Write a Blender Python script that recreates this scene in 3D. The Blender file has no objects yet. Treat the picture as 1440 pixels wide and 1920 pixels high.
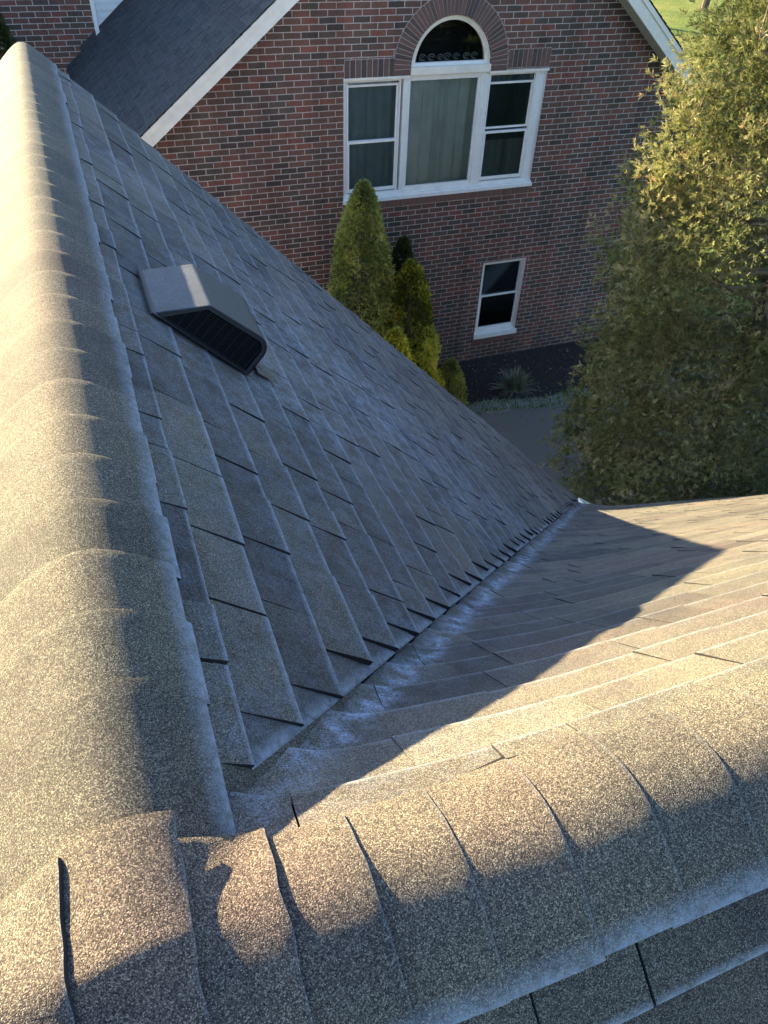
import bpy, bmesh, math, random
from mathutils import Vector, Matrix, noise
random.seed(7)
scene = bpy.context.scene
C = scene.collection
S2 = math.sqrt(2)

# ---------------------------------------------------------------- camera
# world: origin at the camera, X along the brick facade, Y away from the camera, Z up
cam_d = bpy.data.cameras.new('camera'); cam = bpy.data.objects.new('camera', cam_d); C.objects.link(cam)
RX, RY, RZ = (0.934262, -0.215042, 0.284451), (-0.354733, -0.641736, 0.679955), (0.036324, -0.736160, -0.675832)
right = Vector((RX[0], RY[0], RZ[0])); down = Vector((RX[1], RY[1], RZ[1])); fwd = Vector((RX[2], RY[2], RZ[2]))
M = Matrix((right, -down, -fwd)).transposed()
cam.matrix_world = M.to_4x4()
cam_d.sensor_fit = 'HORIZONTAL'; cam_d.sensor_width = 36; cam_d.lens = 1395.4/1440*36
cam_d.clip_start = 0.05; cam_d.clip_end = 400
scene.camera = cam
scene.render.resolution_x = 768; scene.render.resolution_y = 1024

# ---------------------------------------------------------------- light
SUN = Vector((-2.445, 3.867, 1.306)).normalized()
world = bpy.data.worlds.new('World'); scene.world = world; world.use_nodes = True
wn = world.node_tree.nodes; wl = world.node_tree.links
sky = wn.new('ShaderNodeTexSky'); sky.sky_type = 'NISHITA'; sky.sun_disc = False
sky.sun_elevation = math.asin(SUN.z); sky.sun_rotation = math.atan2(SUN.x, SUN.y)
sky.air_density = 1.0; sky.dust_density = 1.0; sky.ozone_density = 3.2
bg = wn['Background']; bg.inputs['Strength'].default_value = 0.08
wl.new(sky.outputs[0], bg.inputs['Color'])
sd = bpy.data.lights.new('sun', 'SUN'); sd.energy = 5.0; sd.angle = math.radians(0.5); sd.color = (1.0, 0.82, 0.47)
so = bpy.data.objects.new('sun', sd); C.objects.link(so)
so.rotation_euler = SUN.to_track_quat('Z', 'Y').to_euler()
vs = scene.view_settings; vs.view_transform = 'Standard'; vs.look = 'None'; vs.gamma = 1; vs.use_curve_mapping = False
vs.exposure = 2.7

# ---------------------------------------------------------------- helpers
def tag(o, label=None, cat=None, group=None, kind=None):
    if label: o['label'] = label
    if cat: o['category'] = cat
    if group: o['group'] = group
    if kind: o['kind'] = kind
    return o
def empty(name, loc, label, cat, group=None):
    o = bpy.data.objects.new(name, None); o.location = loc; C.objects.link(o)
    o.empty_display_size = .2
    return tag(o, label, cat, group)
class MB:
    def __init__(s): s.v = []; s.f = []; s.t = []; s.w = []; s.fr = []
    def vert(s, p, w=0., fr=0.):
        s.v.append(tuple(p)); s.w.append(w); s.fr.append(fr); return len(s.v)-1
    def face(s, idx, t=.5): s.f.append(tuple(idx)); s.t.append(t)
    def poly(s, pts, t=.5): s.face([s.vert(p) for p in pts], t)
    def box(s, x0, x1, y0, y1, z0, z1, t=.5):
        i = [s.vert(p) for p in ((x0,y0,z0),(x1,y0,z0),(x1,y1,z0),(x0,y1,z0),(x0,y0,z1),(x1,y0,z1),(x1,y1,z1),(x0,y1,z1))]
        for q in ((0,3,2,1),(4,5,6,7),(0,1,5,4),(1,2,6,5),(2,3,7,6),(3,0,4,7)): s.face([i[k] for k in q], t)
    def prism(s, top, bot, t=.5):            # two matching outlines
        a = [s.vert(p) for p in top]; b = [s.vert(p) for p in bot]; n = len(a)
        s.face(a, t); s.face(b[::-1], t)
        for k in range(n): s.face((a[k], b[k], b[(k+1) % n], a[(k+1) % n]), t)
    def slab(s, rows, t=.5):
        """rows: grid of (top, bottom, wear_sheen, frost); closed slab"""
        m, n = len(rows), len(rows[0])
        T = [[s.vert(q[0], q[2], q[3]) for q in r] for r in rows]
        B = [[s.vert(q[1], q[2], q[3]) for q in r] for r in rows]
        for i in range(m-1):
            for j in range(n-1):
                s.face((T[i][j], T[i][j+1], T[i+1][j+1], T[i+1][j]), t)
        e = -.5
        for j in range(n-1):
            s.face((T[m-1][j], T[m-1][j+1], B[m-1][j+1], B[m-1][j]), e)
            s.face((T[0][j+1], T[0][j], B[0][j], B[0][j+1]), e)
        for i in range(m-1):
            s.face((T[i+1][0], B[i+1][0], B[i][0], T[i][0]), e)
            s.face((T[i][n-1], B[i][n-1], B[i+1][n-1], T[i+1][n-1]), e)
    def tube(s, pts, rads, n=8, t=.5, cap=True):
        rings = []
        for k, p in enumerate(pts):
            p = Vector(p)
            d = (Vector(pts[min(k+1, len(pts)-1)]) - Vector(pts[max(k-1, 0)])).normalized()
            a = d.cross(Vector((.3, .5, .81))).normalized(); b = d.cross(a)
            rings.append([s.vert(p + (a*math.cos(6.2832*j/n) + b*math.sin(6.2832*j/n))*rads[k]) for j in range(n)])
        for k in range(len(rings)-1):
            for j in range(n): s.face((rings[k][j], rings[k][(j+1) % n], rings[k+1][(j+1) % n], rings[k+1][j]), t)
        if cap: s.face(rings[0][::-1], t); s.face(rings[-1], t)
    def build(s, name, mat, parent=None, smooth=False, recalc=True):
        me = bpy.data.meshes.new(name); me.from_pydata(s.v, [], s.f); me.update()
        a = me.attributes.new('tint', 'FLOAT', 'FACE'); a.data.foreach_set('value', s.t)
        a = me.attributes.new('wear_sheen', 'FLOAT', 'POINT'); a.data.foreach_set('value', s.w)
        a = me.attributes.new('frost', 'FLOAT', 'POINT'); a.data.foreach_set('value', s.fr)
        if recalc:
            bm = bmesh.new(); bm.from_mesh(me); bmesh.ops.recalc_face_normals(bm, faces=bm.faces); bm.to_mesh(me); bm.free()
        if smooth == 'angle':
            me.polygons.foreach_set('use_smooth', [True]*len(me.polygons)); me.set_sharp_from_angle(angle=math.radians(38))
        elif smooth: me.polygons.foreach_set('use_smooth', [True]*len(me.polygons))
        me.materials.append(mat)
        o = bpy.data.objects.new(name, me); C.objects.link(o)
        if parent:
            o.parent = parent; o.matrix_parent_inverse = Matrix.Translation(-Vector(parent.location))
        return o

# ---------------------------------------------------------------- materials
class NT:
    def __init__(s, name, rough=.8, spec=.3):
        m = bpy.data.materials.new(name); m.use_nodes = True; s.m = m
        s.n = m.node_tree.nodes; s.l = m.node_tree.links; s.b = s.n['Principled BSDF']
        s.b.inputs['Roughness'].default_value = rough; s.b.inputs['Specular IOR Level'].default_value = spec
    def new(s, t, **k):
        n = s.n.new(t)
        for a, b in k.items(): setattr(n, a, b)
        return n
    def link(s, a, b): s.l.new(a, b)
    def math(s, op, a, b=None, c=None):
        n = s.new('ShaderNodeMath', operation=op)
        for i, v in enumerate((a, b, c)):
            if v is None: continue
            if isinstance(v, (int, float)): n.inputs[i].default_value = v
            else: s.link(v, n.inputs[i])
        return n.outputs[0]
    def coord(s, scale=(1, 1, 1)):
        t = s.new('ShaderNodeTexCoord'); mp = s.new('ShaderNodeMapping'); mp.inputs['Scale'].default_value = scale
        s.link(t.outputs['Object'], mp.inputs[0]); return mp.outputs[0]
    def noise(s, vec, scale, detail=3, rough=.5):
        n = s.new('ShaderNodeTexNoise'); n.inputs['Scale'].default_value = scale; n.inputs['Detail'].default_value = detail
        n.inputs['Roughness'].default_value = rough; s.link(vec, n.inputs['Vector']); return n.outputs['Fac']
    def ramp(s, fac, stops, interp='LINEAR'):
        r = s.new('ShaderNodeValToRGB'); r.color_ramp.interpolation = interp
        e = r.color_ramp.elements
        while len(e) < len(stops): e.new(.5)
        for i, (p, c) in enumerate(stops): e[i].position = p; e[i].color = (*c, 1)
        s.link(fac, r.inputs[0]); return r.outputs[0]
    def mix(s, f, a, b, mode='MIX'):
        n = s.new('ShaderNodeMix', data_type='RGBA', blend_type=mode)
        for i, v in ((0, f), (6, a), (7, b)):
            if isinstance(v, (int, float)): n.inputs[i].default_value = v
            elif isinstance(v, tuple): n.inputs[i].default_value = (*v, 1)
            else: s.link(v, n.inputs[i])
        return n.outputs[2]
    def attr(s, name): n = s.new('ShaderNodeAttribute', attribute_name=name); return n.outputs['Fac']
    def bump(s, h, dist, strength=1., prev=None):
        n = s.new('ShaderNodeBump'); n.inputs['Strength'].default_value = strength; n.inputs['Distance'].default_value = dist
        s.link(h, n.inputs['Height'])
        if prev is not None: s.link(prev, n.inputs['Normal'])
        return n.outputs[0]

def shingle_mat(name, warm=True, gscale=680, dark=1.0, frost_amt=1.0):
    t = NT(name, .85, .12)
    v = t.coord()
    vo = t.new('ShaderNodeTexVoronoi'); vo.inputs['Scale'].default_value = gscale; t.link(v, vo.inputs['Vector'])
    sep = t.new('ShaderNodeSeparateColor'); t.link(vo.outputs['Color'], sep.inputs[0])
    d = dark
    if warm:
        st = [(0, (.019*d, .018*d, .018*d)), (.25, (.042*d, .037*d, .034*d)), (.5, (.072*d, .062*d, .052*d)), (.78, (.110*d, .094*d, .074*d)), (1, (.22*d, .192*d, .15*d))]
    else:
        st = [(0, (.02, .022, .026)), (.4, (.045, .048, .055)), (.8, (.08, .084, .092)), (1, (.15, .155, .17))]
    col = t.ramp(sep.outputs[0], st)
    tint = t.attr('tint')
    if warm:
        tc = t.ramp(tint, [(0, (.54, .50, .53)), (.3, (.75, .73, .76)), (.55, (1, 1, 1)), (.8, (1.17, 1.12, 1.08)), (1, (1.42, 1.40, 1.38))])
    else:
        tc = t.ramp(tint, [(0, (.8, .8, .82)), (.5, (1, 1, 1)), (1, (1.2, 1.18, 1.15))])
    col = t.mix(1., col, tc, 'MULTIPLY')
    edge = t.math('GREATER_THAN', tint, -.1)
    col = t.mix(1., col, t.ramp(vo.outputs['Distance'], [(.35, (1.1,)*3), (.7, (.6,)*3)]), 'MULTIPLY')
    # weather blotches: purplish, greenish
    n1 = t.noise(v, 5.5, 4, .6)
    col = t.mix(1., col, t.ramp(n1, [(.3, (.74, .74, .80)), (.5, (1, 1, 1)), (.7, (1.18, 1.16, 1.12))]), 'MULTIPLY')
    n2 = t.noise(v, 1.6, 3, .5)
    col = t.mix(1., col, t.ramp(n2, [(.35, (.92, .98, .96)), (.55, (1, 1, 1)), (.7, (1.10, .97, 1.0))]), 'MULTIPLY')
    # sky sheen painted along the butt edge, over worn granules
    wear_sheen = t.attr('wear_sheen')
    wn_ = t.math('MULTIPLY', wear_sheen, t.ramp(t.noise(v, 60, 3, .7), [(.3, (.25,)*3), (.6, (1,)*3)]))
    col = t.mix(t.math('MULTIPLY', wn_, .75 if warm else .15), col, (.30, .33, .38))
    # frost, with the painted blue shade of the left slope
    fr = t.attr('frost')
    fn = t.noise(v, 17, 6, .75)
    fn2 = t.noise(v, 210, 3, .8)
    fm = t.math('MULTIPLY', t.math('MULTIPLY', fr, t.ramp(fn, [(.42, (.10,)*3), (.60, (1,)*3)])), t.ramp(fn2, [(.40, (.12,)*3), (.58, (1,)*3)]))
    fm = t.math('MINIMUM', t.math('MULTIPLY', fm, frost_amt), 1.0)
    col = t.mix(fm, col, (.30, .36, .48))
    col = t.mix(edge, (.026, .026, .028), col)
    t.link(col, t.b.inputs['Base Color'])
    h = t.math('SUBTRACT', 1.0, vo.outputs['Distance'])
    n3 = t.noise(v, 28, 4, .6)
    b1 = t.bump(n3, .0018, .5)
    b2 = t.bump(h, .0006, 1.0, b1)
    t.link(b2, t.b.inputs['Normal'])
    t.link(t.ramp(fm, [(0, (.8,)*3), (1, (.55,)*3)]), t.b.inputs['Roughness'])
    t.b.inputs['Sheen Weight'].default_value = .10 if warm else .03
    t.b.inputs['Sheen Roughness'].default_value = .35
    t.b.inputs['Sheen Tint'].default_value = (.9, .95, 1, 1)
    return t.m
M_sh = shingle_mat('brown_granule_shingle', dark=1.36)
M_sh2 = shingle_mat('charcoal_shingle', warm=False, gscale=260)

BW, BH = .254, .0846
def brick_mat(name, k=1.0, zoff=0.0):
    t = NT(name, .85, .25)
    tc = t.new('ShaderNodeTexCoord'); sp = t.new('ShaderNodeSeparateXYZ'); t.link(tc.outputs['Object'], sp.inputs[0])
    u = t.math('ADD', sp.outputs[0], sp.outputs[1]); z = t.math('ADD', sp.outputs[2], zoff)
    wob = t.math('MULTIPLY', t.math('SUBTRACT', t.noise(tc.outputs['Object'], 6, 2), .5), .008)
    rz = t.math('DIVIDE', t.math('ADD', z, wob), BH*k); row = t.math('FLOOR', rz); fz = t.math('FRACT', rz)
    half = t.math('MULTIPLY', t.math('FRACT', t.math('MULTIPLY', row, .5)), 1.0)
    wn0 = t.new('ShaderNodeTexWhiteNoise', noise_dimensions='1D'); t.link(row, wn0.inputs['W'])
    jit = t.math('MULTIPLY', wn0.outputs[0], .12)
    ru = t.math('ADD', t.math('ADD', t.math('DIVIDE', u, BW*k), half), jit); colm = t.math('FLOOR', ru); fu = t.math('FRACT', ru)
    cb = t.new('ShaderNodeCombineXYZ'); t.link(colm, cb.inputs[0]); t.link(row, cb.inputs[1])
    wnn = t.new('ShaderNodeTexWhiteNoise', noise_dimensions='3D'); t.link(cb.outputs[0], wnn.inputs['Vector'])
    def edge(f, wdt):
        a = t.math('SUBTRACT', .5, t.math('ABSOLUTE', t.math('SUBTRACT', f, .5)))
        n = t.new('ShaderNodeMapRange'); n.interpolation_type = 'SMOOTHSTEP'
        n.inputs['From Min'].default_value = wdt*.55; n.inputs['From Max'].default_value = wdt*1.25
        t.link(a, n.inputs['Value']); return n.outputs[0]
    mask = t.math('MULTIPLY', edge(fz, .075), edge(fu, .025))
    bc = t.ramp(wnn.outputs[0], [(0, (.060, .050, .050)), (.14, (.078, .070, .064)), (.3, (.100, .068, .062)), (.52, (.125, .078, .069)), (.74, (.140, .076, .067)), (.88, (.165, .074, .064)), (.95, (.080, .076, .070)), (1, (.20, .082, .062))], 'LINEAR')
    nn = t.noise(tc.outputs['Object'], 35, 5, .7)
    bc = t.mix(1., bc, t.ramp(nn, [(.3, (.72,)*3), (.5, (1, 1, 1)), (.72, (1.35, 1.3, 1.28))]), 'MULTIPLY')
    n4 = t.noise(tc.outputs['Object'], .8, 3, .6)
    bc = t.mix(1., bc, t.ramp(n4, [(.35, (.90, .86, .86)), (.6, (1.18, 1.04, 1.0))]), 'MULTIPLY')
    bc = t.mix(1., bc, (1.12, 1.07, .98), 'MULTIPLY')
    mc = t.mix(t.noise(tc.outputs['Object'], 14, 4, .7), (.38, .325, .30), (.68, .59, .54))
    col = t.mix(mask, mc, bc)
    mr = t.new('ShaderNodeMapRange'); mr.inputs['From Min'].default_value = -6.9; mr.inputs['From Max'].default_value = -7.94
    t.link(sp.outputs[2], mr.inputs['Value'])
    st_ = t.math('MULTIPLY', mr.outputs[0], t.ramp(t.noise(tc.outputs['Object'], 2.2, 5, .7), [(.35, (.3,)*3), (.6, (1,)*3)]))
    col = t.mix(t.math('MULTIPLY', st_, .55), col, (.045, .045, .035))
    drip = t.noise(t.coord((2.6, 2.6, .22)), 1.6, 4, .65)
    col = t.mix(1., col, t.ramp(drip, [(.36, (.80, .80, .80)), (.5, (1, 1, 1)), (.68, (1.12, 1.11, 1.10))]), 'MULTIPLY')
    t.link(col, t.b.inputs['Base Color'])
    hh = t.math('ADD', mask, t.math('MULTIPLY', t.noise(tc.outputs['Object'], 120, 3, .6), .25))
    t.link(t.bump(hh, .009, .9), t.b.inputs['Normal'])
    return t.m
M_brick = brick_mat('red_brown_brick')
M_brick_far = brick_mat('red_brown_brick_far', 1.135)
def simple(name, col, rough=.6, spec=.4, nscale=None, namt=.15, bump=None, metal=0):
    t = NT(name, rough, spec); t.b.inputs['Metallic'].default_value = metal
    if nscale:
        v = t.coord(); n = t.noise(v, nscale, 5, .65)
        a = tuple(c*(1-namt) for c in col); b = tuple(c*(1+namt) for c in col)
        t.link(t.ramp(n, [(.3, a), (.7, b)]), t.b.inputs['Base Color'])
        if bump: t.link(t.bump(n, bump, 1), t.b.inputs['Normal'])
    else: t.b.inputs['Base Color'].default_value = (*col, 1)
    return t.m
M_white = simple('white_vinyl', (.78, .78, .76), .45, .4, 9, .06)
M_cream = simple('cream_painted_trim', (.80, .75, .66), .55, .35, 5, .10)
M_soffit = simple('grey_soffit', (.40, .40, .36), .7, .3, 20, .2)
def siding_mat():
    return simple('white_siding', (.62, .64, .66), .5, .3, 12, .05)
M_siding = siding_mat()
M_mortar = simple('mortar', (.45, .385, .36), .9, .2, 40, .25, .002)
def tintbrick():
    t = NT('loose_brick_face', .85, .25); v = t.coord()
    c = t.ramp(t.attr('tint'), [(0, (.08, .062, .058)), (.3, (.128, .084, .072)), (.6, (.158, .096, .080)), (.85, (.185, .094, .078)), (1, (.105, .094, .082))])
    n = t.noise(v, 35, 5, .7)
    t.link(t.mix(1., c, t.ramp(n, [(.3, (.75,)*3), (.7, (1.25,)*3)]), 'MULTIPLY'), t.b.inputs['Base Color'])
    t.link(t.bump(n, .004, .8), t.b.inputs['Normal']); return t.m
M_tb = tintbrick()
def glass_mat(tc=(.88, .92, .92, 1)):
    m = bpy.data.materials.new('window_glass'); m.use_nodes = True; n = m.node_tree.nodes; l = m.node_tree.links
    n.clear(); o = n.new('ShaderNodeOutputMaterial'); tr = n.new('ShaderNodeBsdfTransparent'); tr.inputs[0].default_value = tc
    g = n.new('ShaderNodeBsdfGlossy'); g.inputs['Roughness'].default_value = .02; g.inputs['Color'].default_value = (.9, .95, 1, 1)
    f = n.new('ShaderNodeFresnel'); f.inputs['IOR'].default_value = 1.6; mx = n.new('ShaderNodeMixShader')
    l.new(f.outputs[0], mx.inputs[0]); l.new(tr.outputs[0], mx.inputs[1]); l.new(g.outputs[0], mx.inputs[2]); l.new(mx.outputs[0], o.inputs[0])
    return m
M_glass = glass_mat()
M_glass_dark = glass_mat((.66, .72, .75, 1))
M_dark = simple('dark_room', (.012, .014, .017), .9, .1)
M_curt = simple('grey_green_curtain', (.62, .70, .68), .85, .2, 3, .15)
M_screen = simple('dark_insect_screen', (.05, .06, .065), .8, .2)
def vent_mat():
    t = NT('black_painted_steel', .33, .55); v = t.coord()
    n = t.noise(v, 90, 5, .75)
    t.link(t.ramp(n, [(.35, (.014, .016, .019)), (.7, (.028, .031, .036))]), t.b.inputs['Base Color'])
    t.link(t.ramp(n, [(.3, (.38,)*3), (.7, (.6,)*3)]), t.b.inputs['Roughness'])
    t.link(t.bump(n, .0008, .6), t.b.inputs['Normal']); return t.m
M_vent = vent_mat()
def sky_frost_vent():
    t = NT('sky_tinted_frosted_steel', .55, .5); v = t.coord()
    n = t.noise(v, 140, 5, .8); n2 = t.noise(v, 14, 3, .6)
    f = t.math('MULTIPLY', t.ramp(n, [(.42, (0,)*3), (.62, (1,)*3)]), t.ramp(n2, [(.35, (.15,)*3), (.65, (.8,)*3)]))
    t.link(t.mix(f, (.015, .021, .034), (.08, .10, .145)), t.b.inputs['Base Color'])  # blue of the reflected sky painted into the lid, with frost speckle
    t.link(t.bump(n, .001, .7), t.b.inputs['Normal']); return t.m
M_vent_sky = sky_frost_vent()
M_rust = simple('rusty_flashing', (.09, .075, .06), .7, .4, 60, .5, .001)
M_black = simple('vent_inside', (.004, .004, .005), .9, .1)
def foliage(name, stops, rough=.6, trans=.25):
    t = NT(name, rough, .3); v = t.coord()
    c = t.ramp(t.attr('tint'), stops)
    n = t.noise(v, 1.3, 3, .6)
    t.link(t.mix(1., c, t.ramp(n, [(.35, (.75, .8, .8)), (.65, (1.2, 1.15, 1.1))]), 'MULTIPLY'), t.b.inputs['Base Color'])
    tr = t.new('ShaderNodeBsdfTranslucent'); t.link(c, tr.inputs[0])
    mx = t.new('ShaderNodeMixShader'); mx.inputs[0].default_value = trans
    out = t.n['Material Output']; t.link(t.b.outputs[0], mx.inputs[1]); t.link(tr.outputs[0], mx.inputs[2]); t.link(mx.outputs[0], out.inputs[0])
    return t.m
M_cy = foliage('bronzed_cedar_leaf', [(0, (.045, .06, .024)), (.35, (.17, .19, .07)), (.65, (.31, .31, .13)), (.92, (.46, .43, .24)), (1, (.34, .21, .11))])
M_ar = foliage('arborvitae_leaf', [(0, (.07, .10, .03)), (.4, (.26, .31, .085)), (.85, (.55, .57, .17)), (1, (.62, .48, .18))])
M_ard = foliage('dark_arborvitae_leaf', [(0, (.015, .03, .012)), (.5, (.05, .07, .022)), (1, (.10, .12, .035))])
M_ar_sun = foliage('sun_painted_arborvitae_leaf', [(0, (.07, .09, .014)), (.35, (.30, .32, .035)), (.8, (.75, .72, .10)), (1, (.95, .88, .18))])  # golden tones paint sunlight into the foliage
M_blade = foliage('strap_leaf', [(0, (.07, .09, .055)), (.6, (.20, .22, .15)), (1, (.42, .41, .32))])
M_frgrass = foliage('frosted_grass_blade', [(0, (.2, .26, .22)), (.5, (.38, .46, .42)), (1, (.6, .66, .64))])
M_bark = simple('bark', (.10, .078, .058), .9, .2, 18, .4, .01)
M_twig = simple('pale_twig', (.26, .21, .15), .8, .2, 30, .2)
def lawn_mat():
    t = NT('lawn', .9, .15); v = t.coord()
    n = t.noise(v, .35, 5, .65); n2 = t.noise(v, 6, 4, .75)
    c = t.ramp(n, [(.3, (.06, .10, .02)), (.5, (.12, .155, .03)), (.7, (.21, .20, .06))])
    c = t.mix(1., c, t.ramp(n2, [(.3, (.6,)*3), (.7, (1.4,)*3)]), 'MULTIPLY')
    vo = t.new('ShaderNodeTexVoronoi'); vo.inputs['Scale'].default_value = 1.6; t.link(v, vo.inputs['Vector'])
    lf = t.ramp(vo.outputs['Distance'], [(.05, (1,)*3), (.08, (0,)*3)])
    c = t.mix(lf, c, (.22, .20, .13))
    t.link(c, t.b.inputs['Base Color']); t.link(t.bump(n2, .06, 1), t.b.inputs['Normal']); return t.m
M_lawn = lawn_mat()
M_mulch = simple('dark_mulch', (.042, .036, .034), .95, .15, 25, .6, .03)
M_drive = simple('asphalt_drive', (.17, .16, .14), .9, .25, 45, .25, .004)
M_chip = simple('mulch_chip', (.10, .075, .06), .9, .2, 10, .5)
M_leafb = simple('dead_leaf', (.20, .15, .09), .8, .2, 10, .4)

# ---------------------------------------------------------------- foreground house: roof
XR, YR, H0 = -.1377, .3299, .85
RAKE = 4.73
def nz(*a): return noise.noise(Vector(a))
def P_left(u, s, n):      # slope falling towards +X ; u = world y
    return Vector((XR + (s+n)/S2, u, -H0 + (-s+n)/S2))
def P_west(u, s, n):      # slope falling towards -X
    return Vector((XR - (s+n)/S2, u, -H0 + (-s+n)/S2))
def low(d):               # the main ridge sits about 5 cm lower away from the junction
    q = min(1, max(0, d/.5)); return .05*q*q*(3-2*q)
def P_near(u, s, n):      # slope falling towards the viewer ; u = world x
    return Vector((u, YR - (s+n)/S2, -H0 + (-s+n)/S2 - low(u-XR)))
V0 = Vector((XR, YR, -H0)); vv = Vector((1, 1, -1)).normalized()
mm = Vector((1, -1, 0)).normalized(); cc = Vector((1, 1, 2)).normalized(); RT = .055
NR = Vector((0, 1, 1)).normalized()
def P_right(x, s, n):     # slope falling towards +Y with a soft woven trough at the valley
    X = x - XR
    a = .57735*X + .8165*s; b = .8165*X - .57735*s
    q = math.sqrt(b*b + RT*RT)
    p = V0 + vv*a + mm*(.866*b) + cc*(.5*(q - RT) + .012)
    nb = mm*(-.5*b/q) + cc*.866; nb.normalize()
    if b < -.035: n -= min(.015, (-b-.035)*.35)
    p = p + nb*n
    d = X - s/S2
    if d > 0: p.z -= low(d)
    if d > 0 and s > 0:
        p = p - NR*(.152*d*(s/6.22)**1.35)
    return p
def P_rleft(x, s, n):     # main roof slope on the far side of the wing
    return Vector((x, YR + (s+n)/S2, -H0 + (-s+n)/S2))

def courses(mb, place, s0, e, s_max, urange, base=0., seed=1, frost=None, ugrid=None, tw=(.13, .36), und=.0, ths=1., gs=1.):
    rnd = random.Random(seed)
    i = 0; s = s0
    while s <= s_max + .01:
        st = max(s - e - .025, .165)
        u0, u1 = urange(s, i)
        u = u0
        prev_hi = rnd.random() < .5; ctint = rnd.uniform(-.06, .06)
        blend = rnd.random()
        while u < u1 - .01:
            w = rnd.uniform(*tw)
            ue = min(u + w, u1)
            if u1 - ue < .07: ue = u1
            hi = (not prev_hi) if rnd.random() < .65 else prev_hi
            prev_hi = hi
            gap = rnd.choice((.001, .004, .006, .007)) if hi else rnd.choice((.0008, .003, .006))
            th = (.0070 + (.0048 if hi else 0.) + rnd.uniform(-.0006, .0012))*ths; gap *= gs
            if rnd.random() < .6: blend = rnd.random()
            tint = min(1, max(0, .12 + .74*blend + ctint + rnd.uniform(-.1, .1)))
            step = ugrid(u, s) if ugrid else .22
            nu = max(1, int(math.ceil((ue-u)/step)))
            sj = rnd.uniform(-.0025, .0025)
            curl = rnd.uniform(0, .0025)*ths if rnd.random() < .2 else 0
            fr_s = (0, .5, .88, .95, .985, 1.)
            rows = []
            for fi in fr_s:
                row = []
                for k in range(nu+1):
                    uu = u + (ue - gap - u)*k/nu
                    wob = .0035*nz(uu*2.3, i*1.7, seed)
                    ss = st + (s + sj + wob*1.0 - st)*fi
                    nn = base + .0008 + th*fi**1.0 - (.007*(1-fi) if i == 0 else 0)
                    if fi > .99: nn -= .0026
                    elif fi > .98: nn -= .0008
                    nn += curl*(k/nu)*max(0, fi-.5)*2 + und*nz(uu*1.4, ss*1.4, 3.3)
                    fr = (frost(uu, ss) + (0, 0, .05, .22, .25, .25)[fr_s.index(fi)]) if frost else 0.
                    wr = (0, 0, .0, .55, 1., 1.)[fr_s.index(fi)]*(1 if ths == 1. else .45)
                    row.append((place(uu, ss, nn), place(uu, ss, nn - th - .0015 - (0 if fi < .99 else -.0026)), wr, fr))
                rows.append(row)
            mb.slab(rows, tint)
            u = ue
        s += e; i += 1
    return i

house = empty('roofed_house', (XR, YR, -7.94), 'foreground house with brown granule shingle roof, two ridges and a frosty valley', 'house')
E_L = .1437
# left (shaded) slope of the wing
def frost_shade_left(u, s):
    a = nz(u*.9+4, s*.9, 1.5)*.5+.5
    b = math.exp(-((s-1.9)/1.2)**2)*math.exp(-((u-2.4)/1.3)**2)
    return max(0., min(1., .12 + .55*b*a*1.4 + .5*max(0, nz(u*2.6, s*2.6, 7))))  # frost, plus a low base painting in the blue of the shade
mb = MB()
rl = random.Random(5)
def ur_left(s, i): return (max(.40, YR + s/S2 + rl.choice((.052, .056, .062, .075))), RAKE + .012)
courses(mb, P_left, .258, E_L, 6.16, ur_left, base=.0075, seed=11, frost=frost_shade_left, und=.006, tw=(.10, .30))
left_slope = mb.build('shingle_slope', M_sh, house)
left_slope['label'] = 'shaded bluish slope beside the valley, carrying the box vent'
# strip of shingles along the cut of the valley
mb = MB(); a = .352; k = 0; rv = random.Random(9)
pL = Vector((-1, 2, 1))/math.sqrt(6); NL = Vector((1, 0, 1)).normalized()
while a < 7.55:
    L = min(rv.uniform(.75, .95), 7.62-a); n = max(2, int(L/.1))
    rows = []
    for q in (.16, .12, .075, .050, .045):
        row = []
        for j in range(n+1):
            aa = a + L*j/n; bb = q + (.003*nz(aa*4, 2, 2)); lift = .0055 + .0025*(j/n)
            if q < .05: lift -= .0022
            p = V0 + vv*aa + pL*bb
            row.append((p + NL*lift, p + NL*(lift-.0065), 1. if q < .053 else .1, .2))
        rows.append(row)
    mb.slab(rows, rv.uniform(.25, .6)); a += L - .004; k += 1
mb.build('valley_strip', M_sh, house)
# right slope
def frost_right(x, s):
    X = x - XR; b = .8165*X - .57735*s; a_ = .57735*X + .8165*s
    amp = min(1, max(0, (a_ - .12)/.5))
    c = .018 + .02*nz(a_*3, 0, 0)
    f = math.exp(-((b-c)/(.031 + .008*nz(a_*6, 1, 0)))**2)
    return amp*f*(1.25 + .5*nz(a_*7, 3, 1)) + .12*math.exp(-(max(0, b)/.5)**2)
mb = MB()
def ur_right(s, i): return (XR + (.57735*s - min(.17, .085 + .35*(s-.26)))/.8165, 8.6)
def ug_right(u, s):
    b = .8165*(u-XR) - .57735*s
    return .03 if b < .14 else .25
courses(mb, P_right, .262, E_L, 6.2, ur_right, base=0., seed=23, frost=frost_right, ugrid=ug_right, tw=(.13, .36), und=.0015, ths=.68, gs=.5)
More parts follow.
